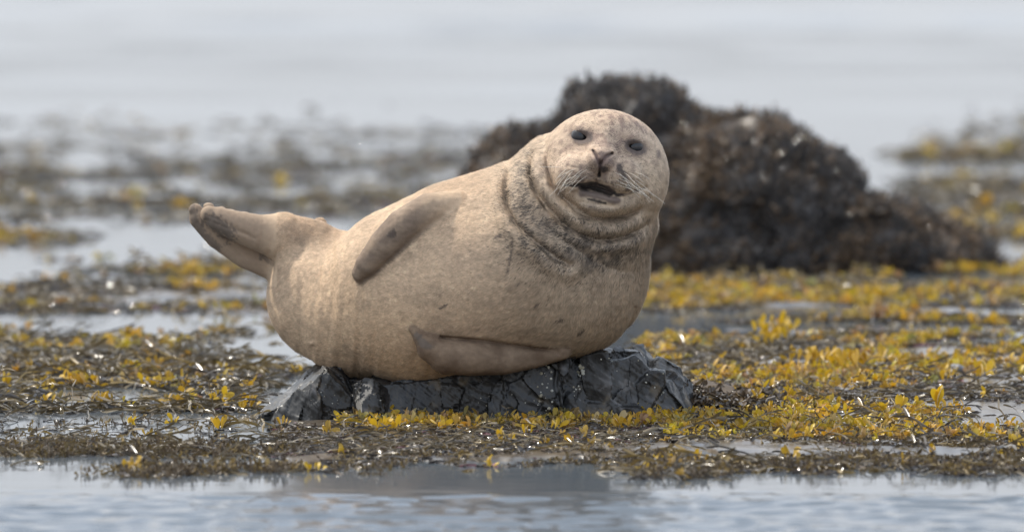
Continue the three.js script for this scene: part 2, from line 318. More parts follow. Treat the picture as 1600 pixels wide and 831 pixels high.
const wet = (o) => new THREE.MeshPhysicalMaterial({ side: THREE.DoubleSide, roughness: 0.9, transmission: 0.35, thickness: 0, clearcoat: 0.9, clearcoatRoughness: 0.18, ...o });
const GOLD = wet({ transmission: 0.42, clearcoat: 0.45, clearcoatRoughness: 0.3 }), STRAP = wet({ transmission: 0.25 }), MAT = wet({ transmission: 0.12, clearcoat: 1, clearcoatRoughness: 0.1 }), TWIG = wet({ transmission: 0.2, clearcoat: 0.6, clearcoatRoughness: 0.25 });
const goldTone = () => { const t = rnd(); return t < 0.42 ? [rr(0.52, 0.66), rr(0.34, 0.43), rr(0.008, 0.02)] : t < 0.7 ? [rr(0.38, 0.48), rr(0.24, 0.30), rr(0.012, 0.03)] : [rr(0.28, 0.4), rr(0.2, 0.28), rr(0.05, 0.11)]; };
const strapTone = () => { const t = rnd(), k = rr(0.7, 1.3); return t < 0.6 ? [0.11 * k, 0.08 * k, 0.036 * k] : t < 0.8 ? [0.2 * k, 0.135 * k, 0.035 * k] : [0.06 * k, 0.05 * k, 0.042 * k]; };
const matTone = () => { const t = rnd(), k = rr(0.6, 1.5); return t < 0.6 ? [0.06 * k, 0.05 * k, 0.045 * k] : t < 0.85 ? [0.10 * k, 0.073 * k, 0.05 * k] : t < 0.95 ? [0.2 * k, 0.145 * k, 0.07 * k] : [0.14 * k, 0.06 * k, 0.065 * k]; };
const twigTone = () => { const k = rr(0.6, 1.4); return rnd() < 0.7 ? [0.11 * k, 0.078 * k, 0.045 * k] : [0.2 * k, 0.135 * k, 0.04 * k]; };
const KIND = { golden: [goldenTufts, GOLD, goldTone], strap: [strapTufts, STRAP, strapTone], mat: [matTufts, MAT, matTone], twig: [twigTufts, TWIG, twigTone] };
const spread = { golden: [], strap: [], mat: [], twig: [] };
const singles = [[], [], [], []];
const zoneOf = (x, y) => x <= 450 ? 0 : x < 1075 ? 1 : x < 1330 ? 2 : 3;
const D = new THREE.Object3D();
// bands of weed: left, right, top, bottom, count, shares of golden / strap / mat / twig, how clumped, size
const BANDS = [
  [-90, 460, 694, 748, 900, 0.01, 0.08, 0.05, 0.86, 0.5, 1], [-90, 460, 655, 692, 90, 0.04, 0.3, 0.1, 0.56, 0.5, 1], [440, 1010, 668, 714, 2300, 0.01, 0.12, 0.80, 0.07, 0.2, 0.75], [440, 1010, 708, 752, 700, 0.01, 0.05, 0.30, 0.64, 0.55, 0.8],
  [530, 1075, 646, 676, 620, 0.3, 0.12, 0.58, 0, 0.2, 0.85], [1000, 1690, 688, 756, 2600, 0.005, 0.12, 0.32, 0.55, 0.35, 0.95], [1040, 1690, 590, 695, 4700, 0.11, 0.14, 0.74, 0.02, 0.3, 0.85], [1000, 1690, 500, 600, 2700, 0.26, 0.2, 0.60, 0, 0.45, 0.95],
  [985, 1690, 398, 505, 1700, 0.32, 0.15, 0.43, 0, 0.5, 1.1], [-90, 425, 602, 646, 260, 0.14, 0.81, 0.05, 0, 0.5, 1.15], [-90, 360, 556, 606, 1200, 0.04, 0.35, 0.63, 0, 0.3, 1.0], [300, 470, 570, 610, 160, 0.03, 0.44, 0.5, 0, 0.5, 1],
  [-90, 440, 514, 560, 330, 0.42, 0.38, 0.2, 0, 0.55, 1.0], [-90, 430, 446, 490, 560, 0.10, 0.2, 0.70, 0, 0.4, 1.15], [60, 430, 406, 440, 240, 0.3, 0.3, 0.4, 0, 0.55, 1.1], [-90, 130, 362, 384, 110, 0.2, 0.5, 0.3, 0, 0.3, 1.3],
  [-90, 720, 308, 346, 420, 0.03, 0.5, 0.47, 0, 0.5, 1.4], [-90, 720, 268, 304, 260, 0.02, 0.5, 0.48, 0, 0.6, 1.5], [-90, 800, 226, 264, 170, 0, 0.5, 0.5, 0, 0.6, 1.6], [1230, 1690, 280, 335, 420, 0.05, 0.5, 0.45, 0, 0.5, 1.5],
  [1370, 1690, 232, 250, 200, 0.10, 0.4, 0.50, 0, 0.2, 1.9], [1150, 1690, 172, 220, 150, 0.02, 0.5, 0.48, 0, 0.6, 1.7], [-90, 780, 165, 216, 200, 0, 0.5, 0.5, 0, 0.6, 1.7], [1330, 1690, 335, 392, 240, 0.1, 0.4, 0.5, 0, 0.5, 1.3],
];
const inRock = (px, row) => (row < 428 && px > 880 && px < 1440) || row > 596 && row < 664 && px > 405 && px < 1062 && !(row > 645 && px > 540);
for (const [x0, x1, y0, y1, n, g, s, m, t, clump, size] of BANDS) for (let i = 0; i < n; i++) {
  let px, row, p, k = 0;
  do { px = rr(x0, x1); row = rr(y0, y1); p = shore(px, row); } while (++k < 12 && (0.5 + 0.9 * fbm(p.x * 1.9, p.z * 2.6, 4.4, 3) < clump || inRock(px, row) || (solid(px, row) < 0.3 && rnd() < 0.5 * clump)));
  if (inRock(px, row) || row > 739 + 15 * noise(px * 0.012, 5, 1) + 6 * noise(px * 0.06, 2, 1)) continue;
  let q = rnd(); const cg = 0.42 + 1.9 * fbm(p.x * 2.6 + 40, p.z * 1.6 + 7, 1, 3);
  const kind = q < g * clamp(cg * 2.2, 0.04, 2.6) ? 'golden' : (q = rnd() * (s + m + t)) < s ? 'strap' : q < s + m ? 'mat' : 'twig';
  const lift = kind === 'twig' ? 0 : sstep(0.2, 0.8, solid(px, row)) * (kind === 'golden' ? rr(0.002, 0.012) : rr(0, 0.008));
  D.position.set(p.x, lift + (kind === 'golden' ? 0.003 : 0), p.z); D.rotation.set(rr(-0.12, 0.12), rr(0, 6.28), rr(-0.12, 0.12)); D.scale.setScalar(size * (kind === 'golden' ? rr(0.35, 0.9) : rr(0.6, 1.4))); if (kind === 'mat') { D.scale.multiplyScalar(0.8); D.scale.y *= 0.6; } if (kind === 'strap') D.scale.y *= rr(0.35, 0.9);
  const zn = kind === 'golden' && row > 585 && px > -6 && px < 1606 ? zoneOf(px, row) : -1;
  if (zn >= 0 && singles[zn].length < 30) { singles[zn].push([px, row, D.position.clone(), D.rotation.y, D.scale.x]); continue; }
  D.updateMatrix(); spread[kind].push([D.matrix.clone(), KIND[kind][2]()]);
}
const names = { golden: ['golden_seaweed', 'countless golden seaweed blades spread over the right and rear shore'], strap: ['olive_seaweed', 'olive brown strap seaweed tangled over the shallows'], mat: ['dark_seaweed', 'dark wet seaweed matted over the shore'], twig: ['seaweed_tips', 'thin brown seaweed tips poking up along the near water edge'] };
function instanced(kind, list, name, parent) {
  const [geos, material] = KIND[kind], holder = parent ?? scene;
  const own = new THREE.Group(); own.name = name;
  geos.forEach((g, v) => {
    const part = list.filter((_, i) => i % geos.length === v); if (!part.length) return;
    const im = new THREE.InstancedMesh(g, material, part.length); im.name = 'tufts'; im.castShadow = im.receiveShadow = true;
    part.forEach(([mt, c], i) => { im.setMatrixAt(i, mt); im.setColorAt(i, new THREE.Color().setRGB(...c)); });
    own.add(im);
  });
  holder.add(own); return own;
}
for (const kind of Object.keys(spread)) tag(instanced(kind, spread[kind], names[kind][0]), names[kind][1], 'seaweed', null, 'stuff');
console.log('tufts', Object.entries(spread).map(([k, l]) => k + ' ' + l.length).join(', '), 'singles', singles.map((s) => s.length).join(' '));

// golden tufts one can pick out near the front: each a thing with its blades
const goldMats = [[0.62, 0.40, 0.012], [0.54, 0.33, 0.012], [0.42, 0.26, 0.02], [0.46, 0.34, 0.14], [0.66, 0.44, 0.015]].map((c) => wet({ color: new THREE.Color().setRGB(...c), transmission: 0.42, clearcoat: 0.45, clearcoatRoughness: 0.3 }));
const bladeGeos = []; for (let k = 0; k < 10; k++) bladeGeos.push(blade(1, rr(0.3, 0.48), rr(0.1, 0.6), k % 2 ? 0.3 : 0));
function goldenTuft(position, turn, scale, label, group, o = {}) {
  const t = new THREE.Group(); t.name = numbered('golden_seaweed_tuft'); t.position.copy(position); t.rotation.y = turn; t.scale.setScalar(scale); scene.add(t);
  tag(t, label, 'seaweed', group);
  const n = o.blades ?? 4 + Math.floor(rnd() * 4), m = goldMats[o.tone ?? Math.floor(rnd() * goldMats.length)];
  for (let i = 0; i < n; i++) {
    const b = mesh('blade', bladeGeos[Math.floor(rnd() * bladeGeos.length)], m, t);
    b.position.set(rr(-1, 1) * (o.wide ?? 0.016), rr(-0.003, 0.006) + (o.tall ?? 0) * rnd(), rr(-1, 1) * (o.deep ?? 0.014)); b.rotation.set(rr(-0.7, 0.7), rr(0, 6.28), o.splay ? (i / (n - 1) - 0.5) * 2 * o.splay : rr(-0.85, 0.85)); b.scale.setScalar(o.len ? rr(0.85, 1.1) * o.len : rr(0.024, 0.046));
  }
  return t;
}
const TONES = ['bright golden', 'golden', 'brownish', 'pale tan', 'vivid yellow'];
const ORD = 'first second third fourth fifth sixth seventh eighth ninth tenth eleventh twelfth thirteenth fourteenth fifteenth sixteenth seventeenth eighteenth nineteenth twentieth twenty-first twenty-second twenty-third twenty-fourth twenty-fifth twenty-sixth twenty-seventh twenty-eighth twenty-ninth thirtieth'.split(' ');
const zones = [['in the shallows by the seal tail', 'golden tufts in the shallows beside the tail'], ['along the rock foot', 'golden tufts along the foot of the seal rock'], ['in the weed near the brown clump', 'golden tufts in the weed by the brown clump'], ['in the far weed bed', 'golden tufts in the weed bed farthest from the seal']];
zones.forEach(([where, group], k) => singles[k].sort((a, b) => a[0] - b[0]).forEach(([, , p, turn, sc], i) => {
  const tone = Math.floor(rnd() * 5), blades = 4 + Math.floor(rnd() * 4);
  goldenTuft(p, turn, sc * (k === 1 ? 1.35 : 1.1), `${TONES[tone]} seaweed tuft, ${ORD[i]} from the left ${where}`, group, { tone, blades });
}));
const own = (px, row, label, o, y = 0.012) => { const p = shore(px, row, 0); p.y = y; return goldenTuft(p, 0, 1, label, null, o); };
own(1210, 545, 'big bushy golden seaweed clump standing above the pools behind the weed bed', { blades: 34, tall: 0.055, wide: 0.055, deep: 0.04, len: 0.042, tone: 0 });
own(1340, 585, 'wide heap of long golden blades in the middle of the weed bed', { blades: 30, tall: 0.03, wide: 0.10, deep: 0.05, len: 0.042, tone: 1 });
own(1268, 578, 'long low golden tuft beside the wide golden heap', { blades: 20, tall: 0.02, wide: 0.06, deep: 0.04, len: 0.045, tone: 1 });
own(1467, 645, 'pair of tall upright golden blades forming a V', { blades: 3, wide: 0.004, deep: 0.004, len: 0.062, splay: 0.2, tone: 4 });
own(1395, 650, 'golden tuft of upright blades next to the V-shaped pair', { blades: 7, wide: 0.02, len: 0.045, tone: 0 });
own(1300, 655, 'row of short upright golden blades at the front of the weed bed', { blades: 11, wide: 0.06, deep: 0.012, len: 0.034, tone: 4 });
own(490, 737, 'lone golden tuft floating on the open water below the seal', { blades: 8, wide: 0.02, len: 0.022, tone: 4 }, 0.001);
own(1022, 722, 'flat golden strip of weed at the water edge below the rock', { blades: 12, wide: 0.045, deep: 0.012, len: 0.018, tone: 0 }, 0.001);
own(604, 680, 'bright golden tuft in front of the middle of the rock', { blades: 9, wide: 0.026, len: 0.034, tone: 0 });
own(374, 640, 'golden tuft standing in the pool next to the rock tip', { blades: 13, wide: 0.04, deep: 0.03, len: 0.034, tone: 1 }, 0.002);
own(1540, 596, 'golden tuft with a tall blade near the small grey stone', { blades: 8, wide: 0.03, len: 0.05, tone: 4 });
own(750, 641, 'small pale golden fan rising against the dark rock face', { blades: 4, wide: 0.006, len: 0.03, splay: 0.7, tone: 4 }, 0.025);
own(235, 680, 'small golden tuft mirrored in the still pool', { blades: 5, wide: 0.014, len: 0.02, tone: 2 }, 0);

// brown fine-leaved clump running down from the rock's end
{
  const t = new THREE.Group(); t.name = numbered('brown_seaweed_clump'); scene.add(t); const c0 = shore(1120, 632); t.position.copy(c0);
  tag(t, 'fuzzy dark brown seaweed clump trailing from the end of the rock', 'seaweed');
  const list = [];
  for (let i = 0; i < 1300; i++) { const u = rnd(), px = mix(1026, 1215, Math.pow(u, 1.3)), p = shore(px, rr(612, 652)), top = mix(0.095, 0.012, Math.pow(u, 0.8)) * Math.exp(-Math.pow((p.z + 0.22) / 0.28, 2)); D.position.set(p.x - c0.x, rr(0.1, 1) * top, p.z - c0.z); D.rotation.set(rr(-0.6, 0.6), rr(0, 6.28), rr(-0.6, 0.6)); D.scale.setScalar(rr(0.5, 1)); D.updateMatrix(); const k = rr(0.5, 1.5); list.push([D.matrix.clone(), rnd() < 0.8 ? [0.075 * k, 0.052 * k, 0.032 * k] : [0.17 * k, 0.105 * k, 0.025 * k]]); }
  instanced('mat', list, 'leaf_mass', t).userData.kind = 'stuff';
  const g = new THREE.SphereGeometry(1, 24, 12); const pa = g.attributes.position; for (let i = 0; i < pa.count; i++) { const f = 1 + 0.3 * noise(pa.getX(i) * 3, pa.getY(i) * 3, pa.getZ(i) * 3); pa.setXYZ(i, pa.getX(i) * 0.14 * f, pa.getY(i) * 0.05 * f, pa.getZ(i) * 0.2 * f); } g.computeVertexNormals();
  const heart = mesh('heart', g, new THREE.MeshStandardMaterial({ color: new THREE.Color().setRGB(0.075, 0.052, 0.032), roughness: 0.8 }), t); heart.position.set(-0.03, 0, 0);
}

// ---------------------------------------------------------------- the big weedy boulder behind
{
  const DEP = 20.3, base = place(1110, 425, DEP), boulder = new THREE.Group();
  boulder.name = numbered('boulder'); boulder.position.set(base.x, 0, base.z); scene.add(boulder);
  tag(boulder, 'large dark boulder shaggy with brown weed behind the seal', 'boulder');
  const S = DEP / F, lobes = [[970, 310, 0, 140, 170, 210], [972, 196, 10, 92, 66, 150], [1045, 245, 15, 82, 84, 150], [850, 300, -20, 120, 98, 170], [770, 355, -20, 80, 80, 130], [1150, 300, 60, 132, 104, 190], [1225, 340, 80, 112, 118, 170], [1330, 380, 80, 125, 72, 150], [1430, 412, 70, 105, 54, 120], [1500, 425, 60, 70, 38, 90], [1080, 360, 90, 170, 120, 170], [1120, 400, 110, 230, 60, 170]];
  const f = (x, y, z) => {
    let d = 1e9; for (const [cx, cy, cz, rx, ry, rz] of lobes) d = smin(d, egg(x, y, z, cx, cy, cz, rx, ry, rz), 22);
    if (d > 60) return d;
    return d + 20 * fbm(x * 0.014, y * 0.014, z * 0.014, 3) + facets(x / 75, y / 95, z / 75, 20) + 12 * fbm(x * 0.045, y * 0.035, z * 0.045, 3);
  };
  const { pos, tri } = surfaceNets(f, [640, 90, -250], [1620, 480, 330], 8), g = [0, 0, 0], P = [], N = [], C = [], list = [];
  const w = (x, y, z, o) => o.set((x - 800) * S, 0, 0).addScaledVector(UPV, (ROWS / 2 - y) * S).addScaledVector(FWD, DEP - z * S).add(camera.position).sub(boulder.position), v = new THREE.Vector3(), n = new THREE.Vector3(), up = new THREE.Vector3(0, 1, 0);
  for (let i = 0; i < pos.length; i += 3) {
    const [x, y, z] = [pos[i], pos[i + 1], pos[i + 2]]; gradient(f, x, y, z, 3, g); w(x, y, z, v); P.push(v.x, v.y, v.z);
    n.set(g[0], 0, 0).addScaledVector(UPV, -g[1]).addScaledVector(FWD, -g[2]).normalize(); N.push(n.x, n.y, n.z);
    const q = fbm(x * 0.03, y * 0.03, z * 0.03, 4), rust = sstep(-0.1, 0.35, fbm(x * 0.012 + 5, y * 0.012, z * 0.012, 3) + 0.1);
    const c = [0.05, 0.045, 0.045]; lerp3(c, [0.12, 0.085, 0.055], rust * 0.6); lerp3(c, [0.14, 0.13, 0.125], sstep(0.15, 0.5, q) * 0.6); C.push(...c);
    if (n.z > -0.5 && v.y > -0.02 && fbm(x * 0.03 + 7, y * 0.03, z * 0.03, 2) < 0.22) for (let k = 0; k < 1; k++) {
      D.position.copy(v).addScaledVector(n, 0.004); D.quaternion.setFromUnitVectors(up, n.clone().add(V(0, -0.8, 0)).normalize()); D.rotateY(rr(0, 6.28)); D.scale.setScalar(rr(0.35, 0.75)); D.updateMatrix();
      const kk = rr(0.35, 1.5); list.push([D.matrix.clone(), rnd() < 0.16 + 0.5 * rust ? [0.19 * kk, 0.122 * kk, 0.066 * kk] : [0.075 * kk, 0.064 * kk, 0.058 * kk]]);
    }
  }
  for (let i = 0; i < tri.length; i += 3) { const t = tri[i + 1]; tri[i + 1] = tri[i + 2]; tri[i + 2] = t; }
  const geo = new THREE.BufferGeometry(); geo.setAttribute('position', new THREE.Float32BufferAttribute(P, 3)); geo.setAttribute('normal', new THREE.Float32BufferAttribute(N, 3)); geo.setAttribute('color', new THREE.Float32BufferAttribute(C, 3)); geo.setIndex(tri);
  mesh('stone', geo, new THREE.MeshPhysicalMaterial({ vertexColors: true, roughness: 0.65, clearcoat: 0.3, clearcoatRoughness: 0.35 }), boulder);
  instanced('mat', list, 'weed_cover', boulder).userData.kind = 'stuff';
  console.log('boulder tufts', list.length, 'tri', tri.length / 3);
}

// small stones in the weed
{
  const pebble = (px, row, r, label, flat = 0.6, tone = 0.07) => {
    const g = new THREE.IcosahedronGeometry(1, 4), p = g.attributes.position, s = rr(0, 50);
    for (let i = 0; i < p.count; i++) { const x = p.getX(i), y = p.getY(i), z = p.getZ(i), f = 1 + 0.25 * noise(x * 1.6 + s, y * 1.6, z * 1.6) + facets(x * 1.3 + s, y * 1.3, z * 1.3, 0.12); p.setXYZ(i, x * f * r, y * f * r * flat, z * f * r); }
    g.computeVertexNormals();
    const m = mesh(numbered('stone'), g, new THREE.MeshPhysicalMaterial({ color: new THREE.Color().setRGB(tone, tone, tone * 1.1), roughness: 0.5, clearcoat: 0.4, clearcoatRoughness: 0.3 }), scene);
    const q = shore(px, row); m.position.set(q.x, 0.012, q.z); tag(m, label, 'stone');
  };
  pebble(1498, 590, 0.024, 'small pointed grey stone poking from the weed bed', 1.1, 0.09);
  pebble(660, 662, 0.03, 'flat black stone in a small pool at the rock foot', 0.35, 0.03);
  pebble(1215, 575, 0.045, 'low dark stone between golden tufts behind the brown clump', 0.4, 0.05);
}

// ---------------------------------------------------------------- the seal
const BACK = 60;                                                         // it lies this much behind the rock's front (frame units)
const SPINE = [[516, 464, -95, 106], [564, 482, -70, 116], [645, 460, -20, 143], [730, 432, 8, 154], [812, 406, 28, 152], [862, 384, 45, 148], [906, 336, 78, 122], [938, 278, 105, 94]];
const ARM_UP = [[712, 318, 72, 20], [672, 328, 84, 26], [630, 354, 86, 27], [600, 384, 80, 24], [574, 413, 68, 18], [562, 427, 62, 12]];
const ARM_LOW = [[880, 548, 62, 13], [835, 556, 90, 19], [785, 560, 116, 25], [735, 558, 126, 28], [698, 555, 124, 29], [673, 543, 120, 21], [656, 527, 118, 10], [647, 515, 118, 5]];
const HIND_A = [[474, 392, -84, 54], [436, 370, -72, 40], [398, 363, -64, 29], [362, 352, -58, 24], [334, 341, -54, 19], [320, 334, -52, 14]];
const HIND_B = [[450, 410, -104, 40], [412, 408, -104, 27], [375, 396, -100, 23], [332, 366, -96, 22], [303, 340, -92, 17], [296, 327, -90, 11]];
const FOLD_A = [[854, 225], [855, 262], [864, 291], [879, 310], [901, 328], [919, 339], [940, 343], [965, 342], [990, 333], [1008, 318]];
const FOLD_B = [[833, 238], [829, 273], [838, 298], [854, 323], [872, 342], [890, 357], [912, 368], [933, 374], [955, 374], [977, 368], [1000, 356], [1022, 338]];
const FOLD_C = [[797, 256], [791, 294], [795, 327], [808, 350], [829, 369], [847, 384], [868, 401], [890, 412]];
const FOLD_D = [[960, 545], [975, 522], [985, 500], [992, 478]];
const ROLL = 11 * Math.PI / 180, CR = Math.cos(ROLL), SR = Math.sin(ROLL);
const NOSTRILS = [[[925, 239], [930, 248], [934, 258]], [[953, 243], [943, 249], [937, 258]], [[935.5, 256], [935, 266], [934, 277]]];
const EYES = [[906, 216.5, 0.2], [988.5, 232.5, 0.3]];
const MOUTH = [[880, 291], [897, 292], [912, 290], [930, 289], [948, 296], [962, 307], [978, 305], [994, 299], [1006, 294]];

const GAPE = [[908, 294], [922, 294], [938, 298], [951, 304]], LIP = [[908, 304], [930, 307], [950, 313], [962, 315]];
function trunk(x, y, z) {                                                // body and head without limbs, eyes, mouth and wrinkles
  let d = chain(x, y, z, SPINE, 0);
  if (d > 260) return d;
  d = smin(d, egg(x, y, z, 890, 437, 40, 118, 120, 118), 40);
  d = smin(d, egg(x, y, z, 668, 462, -12, 105, 140, 150), 24);
  d = smin(d, egg(x, y, z, 868, 274, 60, 58, 66, 70), 24);
  // head: brow, muzzle pads, nose bridge, chin, cheeks
  if (x > 760 && y < 420) {
    let h = egg(x, y, z, 942, 262, 118, 97, 88, 88);
    h = smin(h, egg(x, y, z, 945, 214, 166, 46, 34, 40), 30);
    h = smin(h, cone(x, y, z, [944, 222, 176, 22], [936, 254, 226, 19]), 22);
    let pads = egg(x, y, z, 904, 271, 196, 35, 30, 44);
    pads = smin(pads, egg(x, y, z, 963, 277, 194, 38, 30, 43), 8);
    h = smin(h, pads, 9);
    h = smin(h, egg(x, y, z, 936, 252, 222, 20, 14, 22), 12);
    h = smin(h, egg(x, y, z, 940, 316, 176, 54, 22, 40), 14);
    h = smin(h, egg(x, y, z, 1000, 286, 128, 40, 50, 60), 20);
    h = smin(h, egg(x, y, z, 876, 290, 128, 26, 40, 60), 16);
    d = smin(d, h, 20);
  }
  return d;
}
function surfaceZ(f, x, y, from = 330) { let z = from; for (let i = 0; i < 200; i++) { const d = f(x, y, z); if (d < 0.05) break; z -= Math.max(0.1, d * 0.8); } return z; }
for (const [arm, out] of [[ARM_UP, 0.62], [ARM_LOW, 0.85]]) for (const a of arm) { const z = surfaceZ(trunk, a[0], a[1]); if (z > 0) a[2] = z + a[3] * out - (arm === ARM_UP && a[0] > 690 ? 26 : arm === ARM_UP && a[0] > 660 ? 9 : 0) - (arm === ARM_LOW && a[0] > 820 ? 10 : 0); }
for (let i = 0; i < 8; i++) ARM_LOW[i][2] = Math.max(ARM_LOW[i][2], 84);
function coarse(x, y, z) {                                               // the whole animal without eyes, mouth and wrinkles
  let d = trunk(x, y, z);
  if (d > 260) return d;
  if (x < 760) {
    const up = chain(x, y, z, ARM_UP, 0);
    d = smin(d, up, 9);
    let hind = chain(x, y, (z + 62) * 1.25 - 62, HIND_A, 0);
    hind = smin(hind, chain(x, y, (z + 104) * 1.3 - 104, HIND_B, 0), 5);
    hind = smin(hind, egg(x, y, z, 352, 330, -70, 9, 5, 10), 5);
    hind = smin(hind, egg(x, y, z, 372, 334, -76, 12, 5, 10), 5);
    hind = smin(hind, egg(x, y, z, 338, 327, -72, 8, 6, 9), 4);
    hind = smin(hind, egg(x, y, z, 318, 321, -76, 9, 6, 9), 4);
    hind += 1.5 * bell(toPath(x, y, [[316, 342], [340, 352], [380, 366]]), 3) + 1.2 * bell(toPath(x, y, [[300, 346], [330, 372], [370, 402]]), 3);
    hind = smin(hind, egg(x, y, z, 494, 350, -110, 11, 12, 10), 5);
    d = smin(d, hind, 14);
  }
  d = smin(d, chain(x, y, (z - 120) * 1.15 + 120, ARM_LOW, 0), 7);
  return d;
}
const eyeZ = EYES.map(([x, y]) => surfaceZ(coarse, x, y));
function detailed(x, y, z) {
  let d = coarse(x, y, z);
  if (Math.abs(d) > 16) return d;
  const front = sstep(-30, 40, z);
  // folds of the neck: a groove with a roll on either side
  if (x > 760 && y < 580 && front > 0) {
    const a = toPath(x, y, FOLD_A), b = toPath(x, y, FOLD_B), c = toPath(x, y, FOLD_C), e = toPath(x, y, FOLD_D);
    const irr = 2.2 * noise(x * 0.03, y * 0.03, z * 0.03);
    const fa = 1 - bell(Math.hypot(x - 1008, y - 318), 22), fb = (1 - bell(Math.hypot(x - 1022, y - 338), 30)), rim = sstep(0, 60, z);
    const [A, Bq, Cq] = [a + irr, b + irr, c + irr];
    d += front * rim * (fa * sstep(205, 300, y) * (9.5 * bell(A, 4.6) - 4.5 * bell(A - 14, 9)) + fb * sstep(205, 300, y) * (9 * bell(Bq, 4.6) - 4.5 * bell(Bq - 14, 9)) + sstep(235, 310, y) * (7 * bell(Cq, 4.8) - 5 * bell(Cq - 16, 11)) + 3 * bell(e, 4));
    const scar = toPath(x, y, [[804, 372], [800, 400], [793, 428]]);
    d += 1.2 * bell(scar, 2);
    d += front * 0.5 * fbm(x * 0.09, y * 0.09, z * 0.09, 3) * sstep(420, 340, y);
  }
  // shallow creases over flank and rump
  if (x < 800 && x > 405) {
    const u = x + 0.0011 * (y - 470) * (y - 470) * (x < 560 ? 1 : 0.7) + 9 * noise(x * 0.02, y * 0.012, 3.3);
    const m = sstep(800, 560, x) * sstep(330, 400, y) * sstep(405, 440, x) * (0.5 + 0.5 * noise(x * 0.013 + 5, y * 0.011, 1.7));
    const limb = Math.min(chain(x, y, z, ARM_UP, 0), chain(x, y, (z - 120) * 1.15 + 120, ARM_LOW, 0)), free = sstep(2, 9, limb);
    d += 0.85 * free * m * (Math.sin(u * 0.27) + 0.6 * Math.sin(u * 0.47 + 1));
    d -= 2.6 * bell(Math.hypot(x - 484, y - 537), 5);
  }
  // hind flippers: toes and skin folds
  if (x < 440 && y < 450) { d += 1.6 * bell(toPath(x, y, [[322, 336], [352, 350], [392, 372]]), 3) + 1.5 * bell(toPath(x, y, [[346, 372], [372, 396], [402, 402], [420, 414]]), 4) + 2.4 * bell(toPath(x, y, [[415, 395], [424, 408], [428, 392]]), 4); }
  // fore flippers: faint rows of finger bones
  d += 4 * bell(toPath(x, y, [[690, 527], [760, 531], [820, 540], [870, 549]]), 3.5) * front;
  if (x > 840 && y < 350 && z > 100) {
    for (let i = 0; i < 2; i++) {
      const [ex, ey, t] = EYES[i], c = Math.cos(t), s = Math.sin(t), dx = x - ex, dy = y - ey, a = dx * c + dy * s, b = -dx * s + dy * c;
      const rim = Math.hypot(a / 15, b / 9.5);
      d += 5.0 * bell(Math.hypot(a / 24, (b + 1) / 15), 0.9) - 2.5 * bell(Math.hypot(a / 20, (b + 14) / 7), 1) - 1.3 * bell(rim - 1.0, 0.3);
      d = smax(d, -egg(a, b, z, 0, 0, eyeZ[i], 9.8, i ? 4.0 : 5.2, 16), 2.5);
    }
    for (const n of NOSTRILS) d += 5.5 * bell(toPath(x, y, n), 2.4);
    d -= 1.6 * bell(toPath(x, y, [[921, 236], [936, 240], [956, 240]]), 4) + 2.2 * bell(Math.hypot(x - 926, y - 255), 6) + 2.2 * bell(Math.hypot(x - 947, y - 259), 6);
    // mouth: a gaping slot under the pads, lips turned out
    const m = toPath(x, y, MOUTH), gap = toPath(x, y, GAPE), mz = sstep(140, 165, z);
    d += mz * (4 * bell(m, 3) + 7.5 * bell(gap, 4) - 3.5 * bell(toPath(x, y, LIP), 5) + 3 * bell(toPath(x, y, [[906, 317], [932, 321], [955, 324]]), 4));
    for (let r = 0; r < 3; r++) d += 0.9 * bell(toPath(x, y, [[884, 262 + r * 9], [904, 266 + r * 9], [922, 270 + r * 9]]), 2) + 0.9 * bell(toPath(x, y, [[950, 272 + r * 9], [972, 276 + r * 9], [990, 276 + r * 8]]), 2);
  }
  return d + 0.35 * noise(x * 0.2, y * 0.2, z * 0.2);
}
const sealF = (x, y, z) => detailed(x, y, z + BACK);
const SCARS = [[[804, 370], [800, 400], [793, 430]], [[775, 372], [784, 366]], [[815, 438], [808, 444]], [[842, 472], [838, 476]], [[690, 480], [700, 474]], [[868, 500], [880, 496]], [[905, 520], [912, 512]]];
